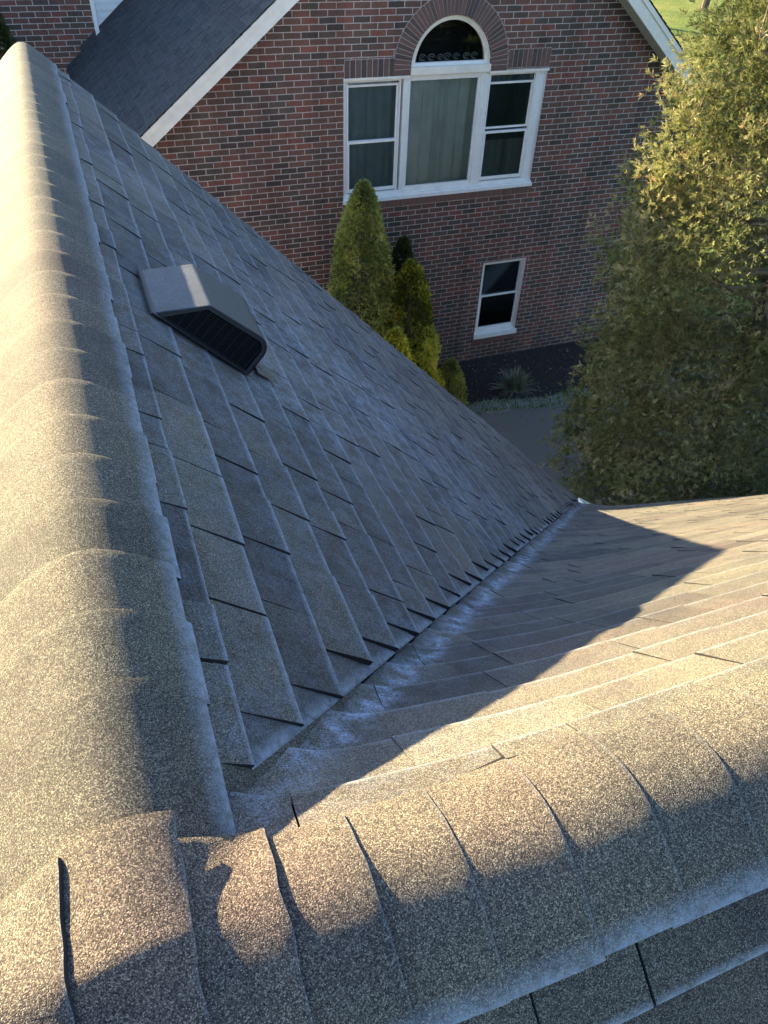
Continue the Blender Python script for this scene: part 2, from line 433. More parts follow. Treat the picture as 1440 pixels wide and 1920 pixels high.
# first course tucked under the cap
right_slope = mb.build('shingle_slope', M_sh, house, smooth='angle')
right_slope['label'] = 'slope right of the valley, golden in the sun with the ridge shadow across it'
mb = MB()
courses(mb, P_near, .288, E_L, 5.5, lambda s, i: (-3.2, 6.5), base=.0, seed=31, und=.002)
near_slope = mb.build('shingle_slope', M_sh, house)
near_slope['label'] = 'shaded slope under the near ridge at the bottom right'
mb = MB()
courses(mb, P_west, .262, E_L, 3.2, lambda s, i: (.30, RAKE+.012), base=.0, seed=41)
courses(mb, P_rleft, .262, E_L, 1.2, lambda s, i: (-2.5, XR-.1), base=.002, seed=42)
mb.build('shingle_slope', M_sh, house)['label'] = 'sunlit slope falling away left of the left ridge'
# deck under the shingles
mb = MB()
def sheet(mb, place, u0, u1, nu, s0, s1, ns, n=-.006, lo=None):
    for i in range(nu):
        for j in range(ns):
            q = []
            for (a, b) in ((i, j), (i+1, j), (i+1, j+1), (i, j+1)):
                s = s0 + (s1-s0)*b/ns; ul = lo(s) if lo else u0
                q.append(place(ul + (u1-ul)*a/nu, s, n))
            mb.poly(q)
sheet(mb, P_left, .5, RAKE, 4, .17, 6.2, 30, -.002, lambda s: YR + s/S2 + .03)
sheet(mb, P_west, .45, RAKE, 1, .17, 6.2, 1)
sheet(mb, P_right, 0, 8.6, 14, .17, 6.2, 30, -.012, lambda s: XR + s/S2 + .2)
sheet(mb, P_near, -5, 8.6, 130, .17, 6.2, 1, -.010)
sheet(mb, P_rleft, -5, XR, 1, .17, 6.2, 1, -.006)
mb.build('roof_deck', simple('felt_underlay', (.012, .012, .013), .9, .1), house, recalc=False)

mb = MB()      # shingle lining woven under the valley
for i in range(60):
    sa, sb = .12 + 6.08*i/60, .12 + 6.08*(i+1)/60
    for j in range(8):
        q = []
        for (s_, f_) in ((sa, j), (sa, j+1), (sb, j+1), (sb, j)):
            b0 = min(.11, .03 + .25*(s_-.12))
            q.append(P_right(XR + (.57735*s_ - b0 + (b0+.25)*f_/8)/.8165, s_, -.018))
        mb.poly(q)
for i in range(6):
    sa, sb = .19 + .07*i, .19 + .07*(i+1)
    mb.poly([P_left(YR + s_/S2 + o, s_, .004) for s_, o in ((sa, .035), (sa, .22), (sb, .22), (sb, .035))])
mb.build('valley_lining', M_sh, house, recalc=False)
# ridge caps
def arcL(x, y=0):
    k = min(1, max(0, (y-1.2)/3.5)); rr_ = .086 - .042*k
    return -.808 - .012*k - math.sqrt((x-XR)**2 + rr_*rr_)
def arcR(y, x=-9): return -.800 - math.sqrt((y-YR)**2 + .118**2) - low(x-XR)
def smax(a, b, k=.012):
    h = max(k-abs(a-b), 0)/k; return max(a, b) + h*h*k*.25
def HR(x, y):
    return smax(arcR(y, x), arcL(x) + .004 - 1.3*max(0, YR-.005-y), .03)
def nrm(f, x, y):
    e = .002
    return Vector((-(f(x+e, y)-f(x-e, y))/(2*e), -(f(x, y+e)-f(x, y-e))/(2*e), 1)).normalized()
def cap(mb, axis, lo, hi, wn, wf, lift, fn, seed, tint, skew=0., th=.006, rag=.0015):
    """one bent cap shingle; exposed butt at hi. wn/wf: reach on the negative / positive side"""
    rnd = random.Random(seed); rows = []
    ts = [0, .3, .6, .85, .96, 1.]
    N = 34
    o1, o2 = rnd.uniform(-.004, .004), rnd.uniform(-.004, .004)
    for ti in ts:
        row = []
        for k in range(N+1):
            f = k/N
            w = -wn + (wf+wn)*f
            if f < .001: w += o1
            if f > .999: w += o2
            L = lo + (hi-lo)*ti + skew*w + (rag*nz(w*22, seed, 0) if ti > .9 else 0)
            if axis == 'x': x, y = L, YR + w
            else: x, y = XR + w, L
            z = fn(x, y); n = nrm(fn, x, y)
            l = lift[0] + (lift[1]-lift[0])*ti**1.5 + (.002 if axis == 'x' else .0007)*nz(L*9, w*9, seed)
            ed = min(k, N-k)
            if ed == 0: l -= .0015
            if ti == 1: l -= .0012
            wr = 0.
            near_edge = (k < N/2) if axis == 'x' else (k > N/2)
            if near_edge: wr = (.9, .6, .35, .15)[ed] if ed < 4 else 0.  # sky sheen painted on the edge towards the viewer
            if ti == 1 and axis == 'x': wr = max(wr, .2)
            row.append((Vector((x, y, z)) + n*l, Vector((x, y, z)) + n*(l-th), wr, .45*wr))
        rows.append(row)
    mb.slab(rows, tint)
mb = MB(); y = RAKE + .02; k = 0; rc = random.Random(77)
ys = []
while y > .60: ys.append(y); y -= .135
ys.append(.47)
for q in range(len(ys)-1):
    hi, lo = ys[q], ys[q+1]
    # laid from the gable towards the junction; butts face the gable
    cap(mb, 'y', lo-.03, hi, .148 + rc.uniform(-.003, .003), .149 + rc.uniform(-.004, .004), (.0008, .0030), lambda x, y: arcL(x, y), 100+q, rc.uniform(.4, .8))
mb.build('ridge_cap', M_sh, house, smooth='angle')['label'] = 'long sunlit ridge cap running away to the gable'
mb = MB()
edges = [-1.1, -.97, -.84, -.70, -.57, -.44, -.31, -.187, -.062, .043, .147, .270, .407, .541, .676, .81, .945, 1.08, 1.215, 1.35, 1.485, 1.62, 1.755, 1.89, 2.03, 2.17, 2.31, 2.45, 2.6, 2.75, 2.9, 3.05, 3.2, 3.35]
for q in range(1, len(edges)):
    lo, hi = edges[q-1], edges[q]
    near_j = -.2 < hi < .06
    wf = {-.187: .138, -.062: .150, .043: .126}.get(hi, .118 + rc.uniform(-.004, .004))
    wn_ = .150 + rc.uniform(-.005, .005)
    lift = (.003, .0125) if near_j else (.0012, .0070)
    if hi == .147: lift = (.001, .010)
    cap(mb, 'x', lo-(.028 if not near_j else .012), hi - (.004 if near_j else 0), wn_, wf, lift, HR, 300+q, rc.uniform(.45, .8), skew=rc.uniform(-.02, .02), th=.0065, rag=.004 if near_j else .002)
mb.build('ridge_cap', M_sh, house, smooth='angle')['label'] = 'near ridge cap across the bottom with lifted pieces at the junction'

# gutter at the right eave
mb = MB()
prof = [(.0, .0), (.0, -.11), (.085, -.115), (.125, -.06), (.13, .0), (.145, .005), (.14, -.012)]
path = []
for x in [4.31, 4.6, 5.0, 5.5, 6, 7, 8, 8.6]:
    p = P_right(x, 6.2, 0); path.append((x, p.y - (.05 if x > 4.55 else 0), p.z - (.14 if x > 4.55 else .03)))
th = .004
rings = []
for (x, y, z) in path:
    rings.append([mb.vert((x, y+a, z+b)) for a, b in prof])
for i in range(len(rings)-1):
    for j in range(len(prof)-1): mb.face((rings[i][j], rings[i][j+1], rings[i+1][j+1], rings[i+1][j]))
r0 = path[0]
mb.box(r0[0]-.006, r0[0]-.001, r0[1], r0[1]+.14, r0[2]-.115, r0[2]+.004)
gut = mb.build('gutter', M_white, house, recalc=False)
mb = MB(); rg = random.Random(4)
for k in range(60):
    x = rg.uniform(4.33, 5.0); y = r0[1] + rg.uniform(.02, .11); z = r0[2] - .085 + rg.uniform(0, .03)
    a = rg.uniform(0, 6.28); l = rg.uniform(.012, .03); dx, dy = math.cos(a)*l, math.sin(a)*l
    mb.poly(((x-dx, y-dy, z), (x+dy*.4, y-dx*.4, z+.006), (x+dx, y+dy, z+.004), (x-dy*.4, y+dx*.4, z-.002)))
tag(mb.build('leaf_debris', M_leafb, gut, recalc=False), kind='stuff')
# rake board, fascia and walls
mb = MB()
a, b = P_left(RAKE-.02, .12, -.01), P_left(RAKE-.02, 6.2, -.01)
mb.prism([a, b, b+Vector((0, 0, -.2)), a+Vector((0, 0, -.2))], [q+Vector((0, -.03, 0)) for q in (a, b, b+Vector((0, 0, -.2)), a+Vector((0, 0, -.2)))])
a, b = P_west(RAKE-.02, .12, -.01), P_west(RAKE-.02, 6.2, -.01)
mb.prism([a, b, b+Vector((0, 0, -.2)), a+Vector((0, 0, -.2))], [q+Vector((0, -.03, 0)) for q in (a, b, b+Vector((0, 0, -.2)), a+Vector((0, 0, -.2)))])
mb.build('rake_board', M_cream, house)
mb = MB()
GZ = -7.94
wy = 4.40
mb.prism([(-4.6, wy, GZ), (8.4, wy, GZ), (8.4, wy, -6.45), (4.3, wy, -5.4), (4.0, wy, -5.05), (XR, wy, -.98), (-4.25, wy, -5.05), (-4.6, wy, -5.4)],
         [(-4.6, wy-.25, GZ), (8.4, wy-.25, GZ), (8.4, wy-.25, -6.45), (4.3, wy-.25, -5.4), (4.0, wy-.25, -5.05), (XR, wy-.25, -.98), (-4.25, wy-.25, -5.05), (-4.6, wy-.25, -5.4)])
mb.box(-4.6, -4.35, -3.9, wy-.25, GZ, -5.4)
mb.box(-4.35, 8.4, -3.9, -3.65, GZ, -5.4)
mb.build('brick_wall', M_brick, house)

# ---------------------------------------------------------------- box vent on the shaded slope
vent = empty('roof_vent', P_left(2.25, .52, .02), 'black metal box vent with slotted side on the shaded shingle slope', 'vent')
U0, U1 = 2.10, 2.40
prof = [(.330, .018), (.446, .138), (.452, .142)] + [(.452+.05*k, .142+.003*k) for k in range(1, 5)]
cx, cn, r = .652, .105, .048
prof = [(.330, .018), (.450, .138), (.456, .141), (.640, .153)]
for k in range(1, 8):
    a_ = math.pi/2*(1-k/7.); prof.append((.648 + .052*math.cos(a_), .101 + .052*math.sin(a_)))
prof += [(.703, .02)]
def hood_grid(mb, prof, ua, ub, t=.0025):
    rows = []
    for (s, n) in prof:
        row = []
        for u in (ua, ua+.004, (ua+ub)/2, ub-.004, ub):
            row.append((P_left(u, s, n + (0 if ua+.001 < u < ub-.001 else -.0015)), P_left(u, s, n - t - .002), 0, 0))
        rows.append(row)
    mb.slab(rows)
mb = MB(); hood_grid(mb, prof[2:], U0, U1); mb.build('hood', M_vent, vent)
mb = MB(); hood_grid(mb, prof[:3], U0, U1); mb.build('hood', M_vent_sky, vent)['label'] = 'upper lid face of the vent with sky reflection and frost painted on'
# lip round the open side and the far side
def inner(off):
    return [(.330+off*1.6, .016), (.452+off*.3, .141-off), (.640, .151-off)] + [(.648 + (.052-off)*math.cos(math.pi/2*(1-k/7.)), .101 + (.052-off)*math.sin(math.pi/2*(1-k/7.))) for k in range(1, 8)] + [(.703-off, .018)]
mb = MB()
A, B = inner(.002), inner(.016)
for k in range(len(A)-1):
    q = [A[k], A[k+1], B[k+1], B[k]]
    mb.prism([P_left(U0+.003, *p) for p in q], [P_left(U0+.006, *p) for p in q])
mb.build('side_frame', M_vent, vent); mb = MB()
q = A; mb.prism([P_left(U1-.004, *p) for p in q], [P_left(U1-.008, *p) for p in q])
# top rail of louver panel
mb.build('side_panel', M_vent, vent)
mb = MB()
B = inner(.012)
mb.prism([P_left(U0+.022, *p) for p in B], [P_left(U0+.03, *p) for p in B])
mb.build('screen_back', M_black, vent)
mb = MB()   # slotted grille: rows of thin bars between ribs
def nlim(s):   # height of inner hood at s
    if s < .45: return .018 + (s-.335)/.12*.12 - .016
    if s < .64: return .138
    return .101 + math.sqrt(max(0, .04**2-(s-.648)**2)) if s > .648 else .138
for k in range(15):
    n0 = .022 + k*.0078
    ss = [s for s in [.345+.005*i for i in range(72)] if nlim(s) > n0 + .004 and s < .693]
    if len(ss) < 2: continue
    q = [(ss[0], n0), (ss[-1], n0), (ss[-1], n0+.0032), (ss[0], n0+.0032)]
    mb.prism([P_left(U0+.008, *p) for p in q], [P_left(U0+.013, *p) for p in q])
for k in range(11):
    s = .385 + k*.029
    q = [(s, .018), (s+.004, .018), (s+.004, max(.024, nlim(s)-.004)), (s, max(.024, nlim(s)-.004))]
    mb.prism([P_left(U0+.0072, *p) for p in q], [P_left(U0+.014, *p) for p in q])
mb.prism([P_left(U0+.0065, *p) for p in ((.345, .014), (.70, .014), (.70, .024), (.352, .024))], [P_left(U0+.014, *p) for p in ((.345, .014), (.70, .014), (.70, .024), (.352, .024))])
mb.build('louver_grille', simple('matte_black_grille', (.010, .011, .013), .8, .2), vent)
mb = MB()
mb.prism([P_left(u, s, .0268) for u, s in ((2.085, .325), (2.415, .325), (2.415, .715), (2.085, .715))], [P_left(u, s, .0250) for u, s in ((2.085, .325), (2.415, .325), (2.415, .715), (2.085, .715))])
mb.build('base_flange', M_vent, vent)
mb = MB()
for (u0, u1, s0, s1, n) in ((2.20, 2.33, .71, .80, .030), (2.16, 2.24, .76, .86, .028)):
    mb.prism([P_left(u, s, n) for u, s in ((u0, s0), (u1, s0), (u1-.01, s1), (u0+.02, s1))], [P_left(u, s, n-.0015) for u, s in ((u0, s0), (u1, s0), (u1-.01, s1), (u0+.02, s1))])
mb.build('flashing_tab', M_rust, vent)

# ---------------------------------------------------------------- brick house
K = 1.25; YW = 9.35*K
bh = empty('brick_house', (5.7, YW, GZ), 'red-brown brick gable house with arched window and cream rake trim', 'house')
# openings: big window (with arch) and lower window
WX0, WX1, WZ0, WZ1 = 3.125*K, 5.895*K, -3.62*K, -2.175*K
AXC, AZC, AR = 4.512*K, -2.107*K, .535*K
LX0, LX1, LZ0, LZ1 = 5.31*K, 6.06*K, -5.945*K, -4.69*K
big = [(WX0, WZ0), (WX1, WZ0), (WX1, WZ1), (AXC+AR, WZ1)] + [(AXC + AR*math.cos(a*math.pi/20), AZC + AR*math.sin(a*math.pi/20)) for a in range(0, 21)] + [(AXC-AR, WZ1), (WX0, WZ1)]
low = [(LX0, LZ0), (LX1, LZ0), (LX1, LZ1), (LX0, LZ1)]
def wz(x): return .2 - .766*(5.75-x) if x < 5.75 else .2 - .752*(x-5.75)
outer = [(1.086, GZ-.3), (10.75, GZ-.3), (10.75, wz(10.75)), (5.75, .2), (1.086, wz(1.086))]
bm = bmesh.new()
def loop(pts, y):
    vs_ = [bm.verts.new((x, y, z)) for x, z in pts]
    return vs_, [bm.edges.new((vs_[i], vs_[(i+1) % len(vs_)])) for i in range(len(vs_))]
allE = []; loops = []
for pts in (outer, big, low):
    v_, e_ = loop(pts, YW); allE += e_; loops.append((pts, v_))
bmesh.ops.triangle_fill(bm, use_beauty=True, use_dissolve=False, edges=allE)
for pts, v_ in loops[1:]:
    w_ = [bm.verts.new((x, YW+.14, z)) for x, z in pts]
    for i in range(len(pts)): bm.faces.new((v_[i], v_[(i+1) % len(pts)], w_[(i+1) % len(pts)], w_[i]))
# left and right side walls
for x in (1.086, 10.75):
    bm.faces.new([bm.verts.new(p) for p in ((x, YW, GZ-.3), (x, 17.98, GZ-.3), (x, 17.98, wz(x)), (x, YW, wz(x)))])
me = bpy.data.meshes.new('brick_wall'); bm.to_mesh(me); bm.free(); me.materials.append(M_brick)
wall = bpy.data.objects.new('brick_wall', me); C.objects.link(wall); wall.parent = bh; wall.matrix_parent_inverse = Matrix.Translation(-Vector(bh.location))
wall['label'] = 'front gable wall of running-bond brick'
# soldier lintels, arch ring and rowlock sill
def soldier(x0, x1, z0, z1, n, mbb, mort):
    w = (x1-x0)/n
    for k in range(n):
        mbb.box(x0+k*w+.006, x0+(k+1)*w-.006, YW-.007, YW+.05, z0+.005, z1-.005, random.random()*.9)
    mort.box(x0, x1, YW-.002, YW+.04, z0-.003, z1+.003)
def masonry(name, label, mb, mo):
    o = mo.build(name, M_mortar, bh)
    if label: o['label'] = label
    mb.build('brick', M_tb, o)
for (x0, x1, z0, z1) in ((3.135*K, 3.765*K, -2.178*K, -1.982*K), (5.285*K, 5.885*K, -2.15*K, -1.945*K)):
    mb = MB(); mo = MB(); soldier(x0, x1, z0, z1, 9, mb, mo); masonry('soldier_lintel', None, mb, mo)
mb = MB(); mo = MB()
R0, R1 = AR+.004, .765*K
NA = 41
for k in range(NA):
    a0 = math.pi*k/NA + .006; a1 = math.pi*(k+1)/NA - .006
    pts = [(R0+.002, a0), (R1-.006, a0-.001), (R1-.006, a1+.001), (R0+.002, a1)]
    f = [(AXC+r*math.cos(a), YW-.008, AZC+r*math.sin(a)) for r, a in pts]
    mb.prism(f, [(x, YW+.05, z) for x, y, z in f], random.random()*.9)
f = [(AXC+r*math.cos(a), AZC+r*math.sin(a)) for r, a in [(R1+.004, math.pi*k/30) for k in range(31)] + [(R0, math.pi*(30-k)/30) for k in range(31)]]
for k in range(30): mo.poly([(x, YW-.0025, z) for x, z in (f[k], f[k+1], f[60-k], f[61-k])])
for sx in (-1, 1):
    x0, x1 = (AXC-R1, AXC-R0) if sx < 0 else (AXC+R0, AXC+R1)
    mo.box(x0, x1, YW-.0025, YW+.04, WZ1, AZC)
    mb.box(x0+.006, x1-.006, YW-.008, YW+.05, WZ1+.004, AZC-.004, .4)
masonry('brick_arch', 'ring of radial bricks over the half-round window', mb, mo)
for (x0, x1, z1) in ((WX0-.02, WX1+.02, WZ0), (LX0-.02, LX1+.02, LZ0)):
    mb = MB(); mo = MB(); n = int((x1-x0)/.09); w = (x1-x0)/n
    for k in range(n): mb.box(x0+k*w+.004, x0+(k+1)*w-.004, YW-.02, YW+.03, z1-.115, z1-.006, .55+random.random()*.4)
    mo.box(x0, x1, YW-.008, YW+.02, z1-.118, z1-.001); masonry('rowlock_sill', None, mb, mo)

YF = YW + .055     # window front plane
def frame(mb, x0, x1, z0, z1, w, y0, y1, wb=None):
    wb = wb or w
    mb.box(x0, x0+w, y0, y1, z0, z1); mb.box(x1-w, x1, y0, y1, z0, z1)
    mb.box(x0+w, x1-w, y0, y1, z1-w, z1); mb.box(x0+w, x1-w, y0, y1, z0, z0+wb)
def curtain(mb, x0, x1, z0, z1, y, seed, gaps=()):
    r = random.Random(seed); n = int((x1-x0)/.012); c = []
    ph = r.uniform(0, 6)
    for k in range(n+1):
        x = x0 + (x1-x0)*k/n
        d = .045*math.sin(x*30+ph+2.4*nz(x*4, seed, 0)) + .035*nz(x*17, seed, 4)
        a = 1.
        for g, gw in gaps: d += .12*math.exp(-((x-g)/gw)**2)
        c.append((x, y+d))
    for k in range(n):
        (xa, ya), (xb, yb) = c[k], c[k+1]
        mb.poly(((xa, ya, z0), (xb, yb, z0), (xb, yb, z1), (xa, ya, z1)))
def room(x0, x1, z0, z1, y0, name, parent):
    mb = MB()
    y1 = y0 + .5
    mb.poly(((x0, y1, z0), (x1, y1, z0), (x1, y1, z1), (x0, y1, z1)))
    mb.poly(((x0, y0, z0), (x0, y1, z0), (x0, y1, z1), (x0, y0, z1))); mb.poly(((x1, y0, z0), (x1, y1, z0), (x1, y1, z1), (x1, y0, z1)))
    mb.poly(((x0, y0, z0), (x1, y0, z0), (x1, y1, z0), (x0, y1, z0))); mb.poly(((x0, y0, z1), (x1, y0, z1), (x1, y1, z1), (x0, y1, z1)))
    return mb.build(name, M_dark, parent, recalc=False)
# ---- big three-part window
mb = MB()
zs = -3.555*K
frame(mb, WX0, WX1, zs, WZ1, .05, YF-.02, YF+.08)
for (xa, xb) in ((3.905*K, 3.965*K), (4.955*K, 5.065*K)): mb.box(xa, xb, YF-.025, YF+.08, zs+.02, WZ1-.03)
mb.box(5.757*K, WX1-.051, YF-.015, YF+.08, zs+.051, WZ1-.051); mb.box(3.927*K, 3.943*K, YF-.035, YF-.02, zs, WZ1); mb.box(5.00*K, 5.02*K, YF-.035, YF-.02, zs, WZ1)
win = mb.build('window', M_white, bh); win['label'] = 'wide white three-part window below the arch'
mb = MB(); mb.box(WX0-.01, WX1+.01, YW-.035, YF+.10, WZ0, WZ0+.05); mb.box(WX0, WX1, YW-.005, YF+.09, WZ0+.05, zs)
mb.build('window_sill', M_white, win)
for a_, b_ in ((WX0, 3.97*K), (5.05*K, WX1)):
    mb = MB(); mb.box(a_, b_, YW-.012, YF+.02, WZ1-.03, WZ1+.004); mb.build('head_trim', M_cream, win)
# sashes
for (x0, x1, drop) in ((3.175*K, 3.875*K, 0), (5.075*K, 5.755*K, 1)):
    mb = MB()
    gx0, gx1 = x0+.045, x1-.045
    ztop = -2.262*K; zm1, zm0 = -2.885*K, -2.93*K; zb = -3.50*K
    frame(mb, x0, x1, zs+.02, WZ1-.045, .022, YF-.012, YF+.05)
    # lower sash, proud
    frame(mb, gx0-.028, gx1+.02, zb, zm1, .034, YF-.004, YF+.03, .05)
    # upper sash, behind
    zt2 = ztop - (.065 if drop else 0)
    frame(mb, gx0-.028, gx1+.02, zm0 + (.085 if drop else .03), zt2, .030, YF+.034, YF+.06)
    mb.build('sash', M_white, win)
    mb = MB()
    mb.box(gx0, gx1, YF+.012, YF+.016, zb+.03, zm1-.01); mb.box(gx0, gx1, YF+.044, YF+.048, zm0-.0, zt2)
    if drop: mb.box(gx0, gx1, YF+.07, YF+.073, zm0-.1, WZ1-.06)
    mb.build('window_pane', M_glass_dark, win)
    mb = MB(); curtain(mb, x0-.02, x1+.02, zs-.02, WZ1, YF+.17, int(x0*10), gaps=((x0+.5*(x1-x0)+ .12, .035),))
    mb.build('curtain', M_curt, win, smooth=True, recalc=False)
mb = MB(); frame(mb, 3.965*K, 4.955*K, zs+.03, WZ1-.04, .045, YF-.005, YF+.05, .06); mb.build('sash', M_white, win)
mb = MB(); mb.box(3.99*K, 4.93*K, YF+.02, YF+.024, zs+.05, WZ1-.06); mb.build('window_pane', M_glass, win)
mb = MB(); curtain(mb, 3.94*K, 4.38*K, zs-.02, WZ1, YF+.16, 77); curtain(mb, 4.33*K, 4.99*K, zs-.02, WZ1, YF+.20, 78); mb.build('curtain', M_curt, win, smooth=True, recalc=False)
room(WX0+.01, WX1-.01, WZ0+.02, WZ1-.01, YF+.10, 'dark_room', win)
# ---- arched window
mb = MB(); nA = 28
def ring(mb, r0, r1, y0, y1):
    for k in range(nA):
        a0, a1 = math.pi*k/nA, math.pi*(k+1)/nA
        q = [(r0, a0), (r1, a0), (r1, a1), (r0, a1)]
        f = [(AXC+r*math.cos(a), y0, AZC+.02+r*math.sin(a)) for r, a in q]
        mb.prism(f, [(x, y1, z) for x, _, z in f])
ring(mb, AR-.06, AR-.001, YF-.02, YF+.08); ring(mb, AR-.085, AR-.061, YF, YF+.07)
mb.box(AXC-AR+.001, AXC+AR-.001, YW-.02, YF+.08, WZ1+.003, AZC+.02)
aw = mb.build('arched_window', M_cream, bh); aw['label'] = 'half-round transom window under the brick arch'
mb = MB(); mb.box(AXC-AR+.03, AXC+AR-.03, YF-.01, YF+.05, AZC+.02, AZC+.065); mb.build('window_sill', M_white, aw)
mb = MB()
pts = [(AXC+(AR-.07)*math.cos(math.pi*k/nA), YF+.03, AZC+.02+(AR-.07)*math.sin(math.pi*k/nA)) for k in range(nA+1)]
mb.poly(pts); mb.build('window_pane', M_glass, aw, recalc=False)
room(AXC-AR+.03, AXC+AR-.03, AZC-.02, AZC+AR+.05, YF+.12, 'dark_room', aw)
mb = MB(); rs = random.Random(3)     # scrollwork just inside the glass
for k in range(7):
    cx_ = AXC - .42 + k*.14 + rs.uniform(-.02, .02); rr = rs.uniform(.045, .062)
    pts = [(cx_+rr*math.cos(t*.45), YF+.08, AZC+.115+rr*.75*math.sin(t*.45)) for t in range(13)]
    mb.tube(pts, [.008]*13, 5)
    pts = [(cx_+rr*.45*math.cos(t*.5), YF+.08, AZC+.105+rr*.4*math.sin(t*.5)) for t in range(11)]
    mb.tube(pts, [.006]*11, 5)
mb.build('scroll_ornament', simple('grey_wrought_iron', (.22, .25, .27), .6, .3), aw)
# ---- lower window
mb = MB(); frame(mb, LX0, LX1, LZ0+.09, LZ1, .05, YF-.02, YF+.08)
frame(mb, LX0+.05, LX1-.05, LZ0+.14, LZ1-.05, .02, YF+.0, YF+.07)
lw = mb.build('window', M_white, bh); lw['label'] = 'small white double-hung window low on the wall'
mb = MB(); mb.box(LX0-.01, LX1+.005, YW-.04, YF+.1, LZ0, LZ0+.09); mb.build('window_sill', M_white, lw)
mb = MB(); zmid = -5.27*K
frame(mb, LX0+.065, LX1-.065, LZ0+.16, zmid+.03, .03, YF+.005, YF+.035, .045); frame(mb, LX0+.065, LX1-.065, zmid-.03, LZ1-.06, .03, YF+.038, YF+.06); mb.build('sash', M_white, lw)
mb = MB(); mb.box(LX0+.09, LX1-.09, YF+.02, YF+.023, LZ0+.19, zmid); mb.box(LX0+.09, LX1-.09, YF+.047, YF+.05, zmid, LZ1-.08); mb.build('window_pane', M_glass, lw)
room(LX0+.01, LX1-.01, LZ0+.02, LZ1-.01, YF+.09, 'dark_room', lw)

# ---- rake trim, soffit, roof
YFc = 11.38
def zt(x): return .53 - .766*(5.785-x) if x < 5.785 else .53 - .787*(x-5.785)
XL, XRr = .27, 10.6
mb = MB()
for (xa, xb) in ((XL, 5.785), (5.785, XRr)):
    za, zb = zt(xa), zt(xb)
    for (d0, d1, y) in ((.0, .085, YFc-.02), (.085, .245, YFc)):
        if d0 == .085 and xa > 3: d1 = .285
        f = [(xa, y, za-d1), (xb, y, zb-d1), (xb, y, zb-d0), (xa, y, za-d0)]
        mb.prism(f, [(x, YFc+.03, z) for x, _, z in f])
mb.build('rake_trim', M_cream, bh)
mb = MB()
for (xa, xb, d) in ((XL, 5.785, .235), (5.785, XRr, .275)):
    n = 26
    for k in range(n):
        x0 = xa + (xb-xa)*k/n; x1 = xa + (xb-xa)*(k+1)/n - .012
        f = [(x0, YFc+.03, zt(x0)-d), (x1, YFc+.03, zt(x1)-d), (x1, YW+.02, zt(x1)-d-.02), (x0, YW+.02, zt(x0)-d-.02)]
        mb.prism(f, [(x, y, z+.02) for x, y, z in f])
mb.build('soffit', M_soffit, bh)
WYB = 17.98
SLL = math.sqrt(1+.766**2); SLR = math.sqrt(1+.787**2)
def P_bl(u, s, n):   # u = y ; s along slope from apex
    return Vector((5.785 - s/SLL - n*.61, u, .545 - .766*s/SLL + n*.79))
def P_br(u, s, n):
    return Vector((5.785 + s/SLR + n*.62, u, .545 - .787*s/SLR + n*.785))
mb = MB()
courses(mb, P_bl, .15, .143, (5.785-XL)*SLL+.1, lambda s, i: (YFc-.03, WYB), base=.003, seed=51, tw=(.12, .3), ugrid=lambda u, s: 2)
courses(mb, P_br, .15, .143, (XRr-5.785)*SLR, lambda s, i: (YFc-.03, WYB), base=.003, seed=52, tw=(.3, .6), ugrid=lambda u, s: 2)
mb.tube([(5.785, YFc-.03, .56), (5.785, WYB, .56)], [.05, .05], 8)
rf = mb.build('shingle_roof', M_sh2, bh)
mb = MB()
mb.poly([P_bl(YFc-.02, 0, -.004), P_bl(YFc-.02, (5.785-XL)*SLL, -.004), P_bl(WYB, (5.785-XL)*SLL, -.004), P_bl(WYB, 0, -.004)])
mb.poly([P_br(YFc-.02, 0, -.004), P_br(YFc-.02, (XRr-5.785)*SLR, -.004), P_br(WYB, (XRr-5.785)*SLR, -.004), P_br(WYB, 0, -.004)])
mb.build('roof_deck', bpy.data.materials['felt_underlay'], bh, recalc=False)
# eave fascia left
for a_, b_, c_ in ((XL-.02, XL, XL), (XRr, XRr+.1, XRr)):
    mb = MB(); mb.box(a_, b_, YFc, WYB, zt(c_)-.2, zt(c_)-.01); mb.build('eave_fascia', M_white, bh)
# main block behind: wall with brick left of the corner, siding right of it
MBX = .935
mb = MB()
mb.poly(((-9, WYB, GZ-.3), (MBX, WYB, GZ-.3), (MBX, WYB, .7), (-2.35, WYB, .7), (-2.35, WYB, -.2), (-9, WYB, -.2)))
mb.poly(((-9, WYB, GZ-.3), (-9, 24, GZ-.3), (-9, 24, -.2), (-9, WYB, -.2)))
mb.poly(((-2.35, WYB, -.2), (-2.35, 24, -.2), (-2.35, 24, .7), (-2.35, WYB, .7)))
mb.build('brick_wall', M_brick_far, bh, recalc=False)['label'] = 'brick wall of the rear block beside the white siding'
mb = MB()
for k in range(41):
    z0 = -4.2 + k*.118
    mb.prism([(MBX, WYB-.03, z0), (5.0, WYB-.03, z0), (5.0, WYB-.012, z0+.118), (MBX, WYB-.012, z0+.118)], [(MBX, WYB, z0), (5.0, WYB, z0), (5.0, WYB, z0+.118), (MBX, WYB, z0+.118)])
mb.build('siding', M_siding, bh)
mb = MB(); mb.box(MBX-.045, MBX+.03, WYB-.05, WYB+.01, -3.35, .68)
mb.build('corner_trim', M_white, bh)
mb = MB()
for (s0, s1) in ((.3, 6.6),):
    a_ = P_bl(WYB-.03, s0, .01); b_ = P_bl(WYB-.03, s1, .01); up = Vector((0, 0, .09))
    mb.prism([a_, b_, b_+up, a_+up], [q+Vector((0, -.008, 0)) for q in (a_, b_, b_+up, a_+up)])
mb.build('step_flashing', simple('dark_flashing', (.035, .036, .042), .5, .4, 8, .2), bh)
mb = MB()
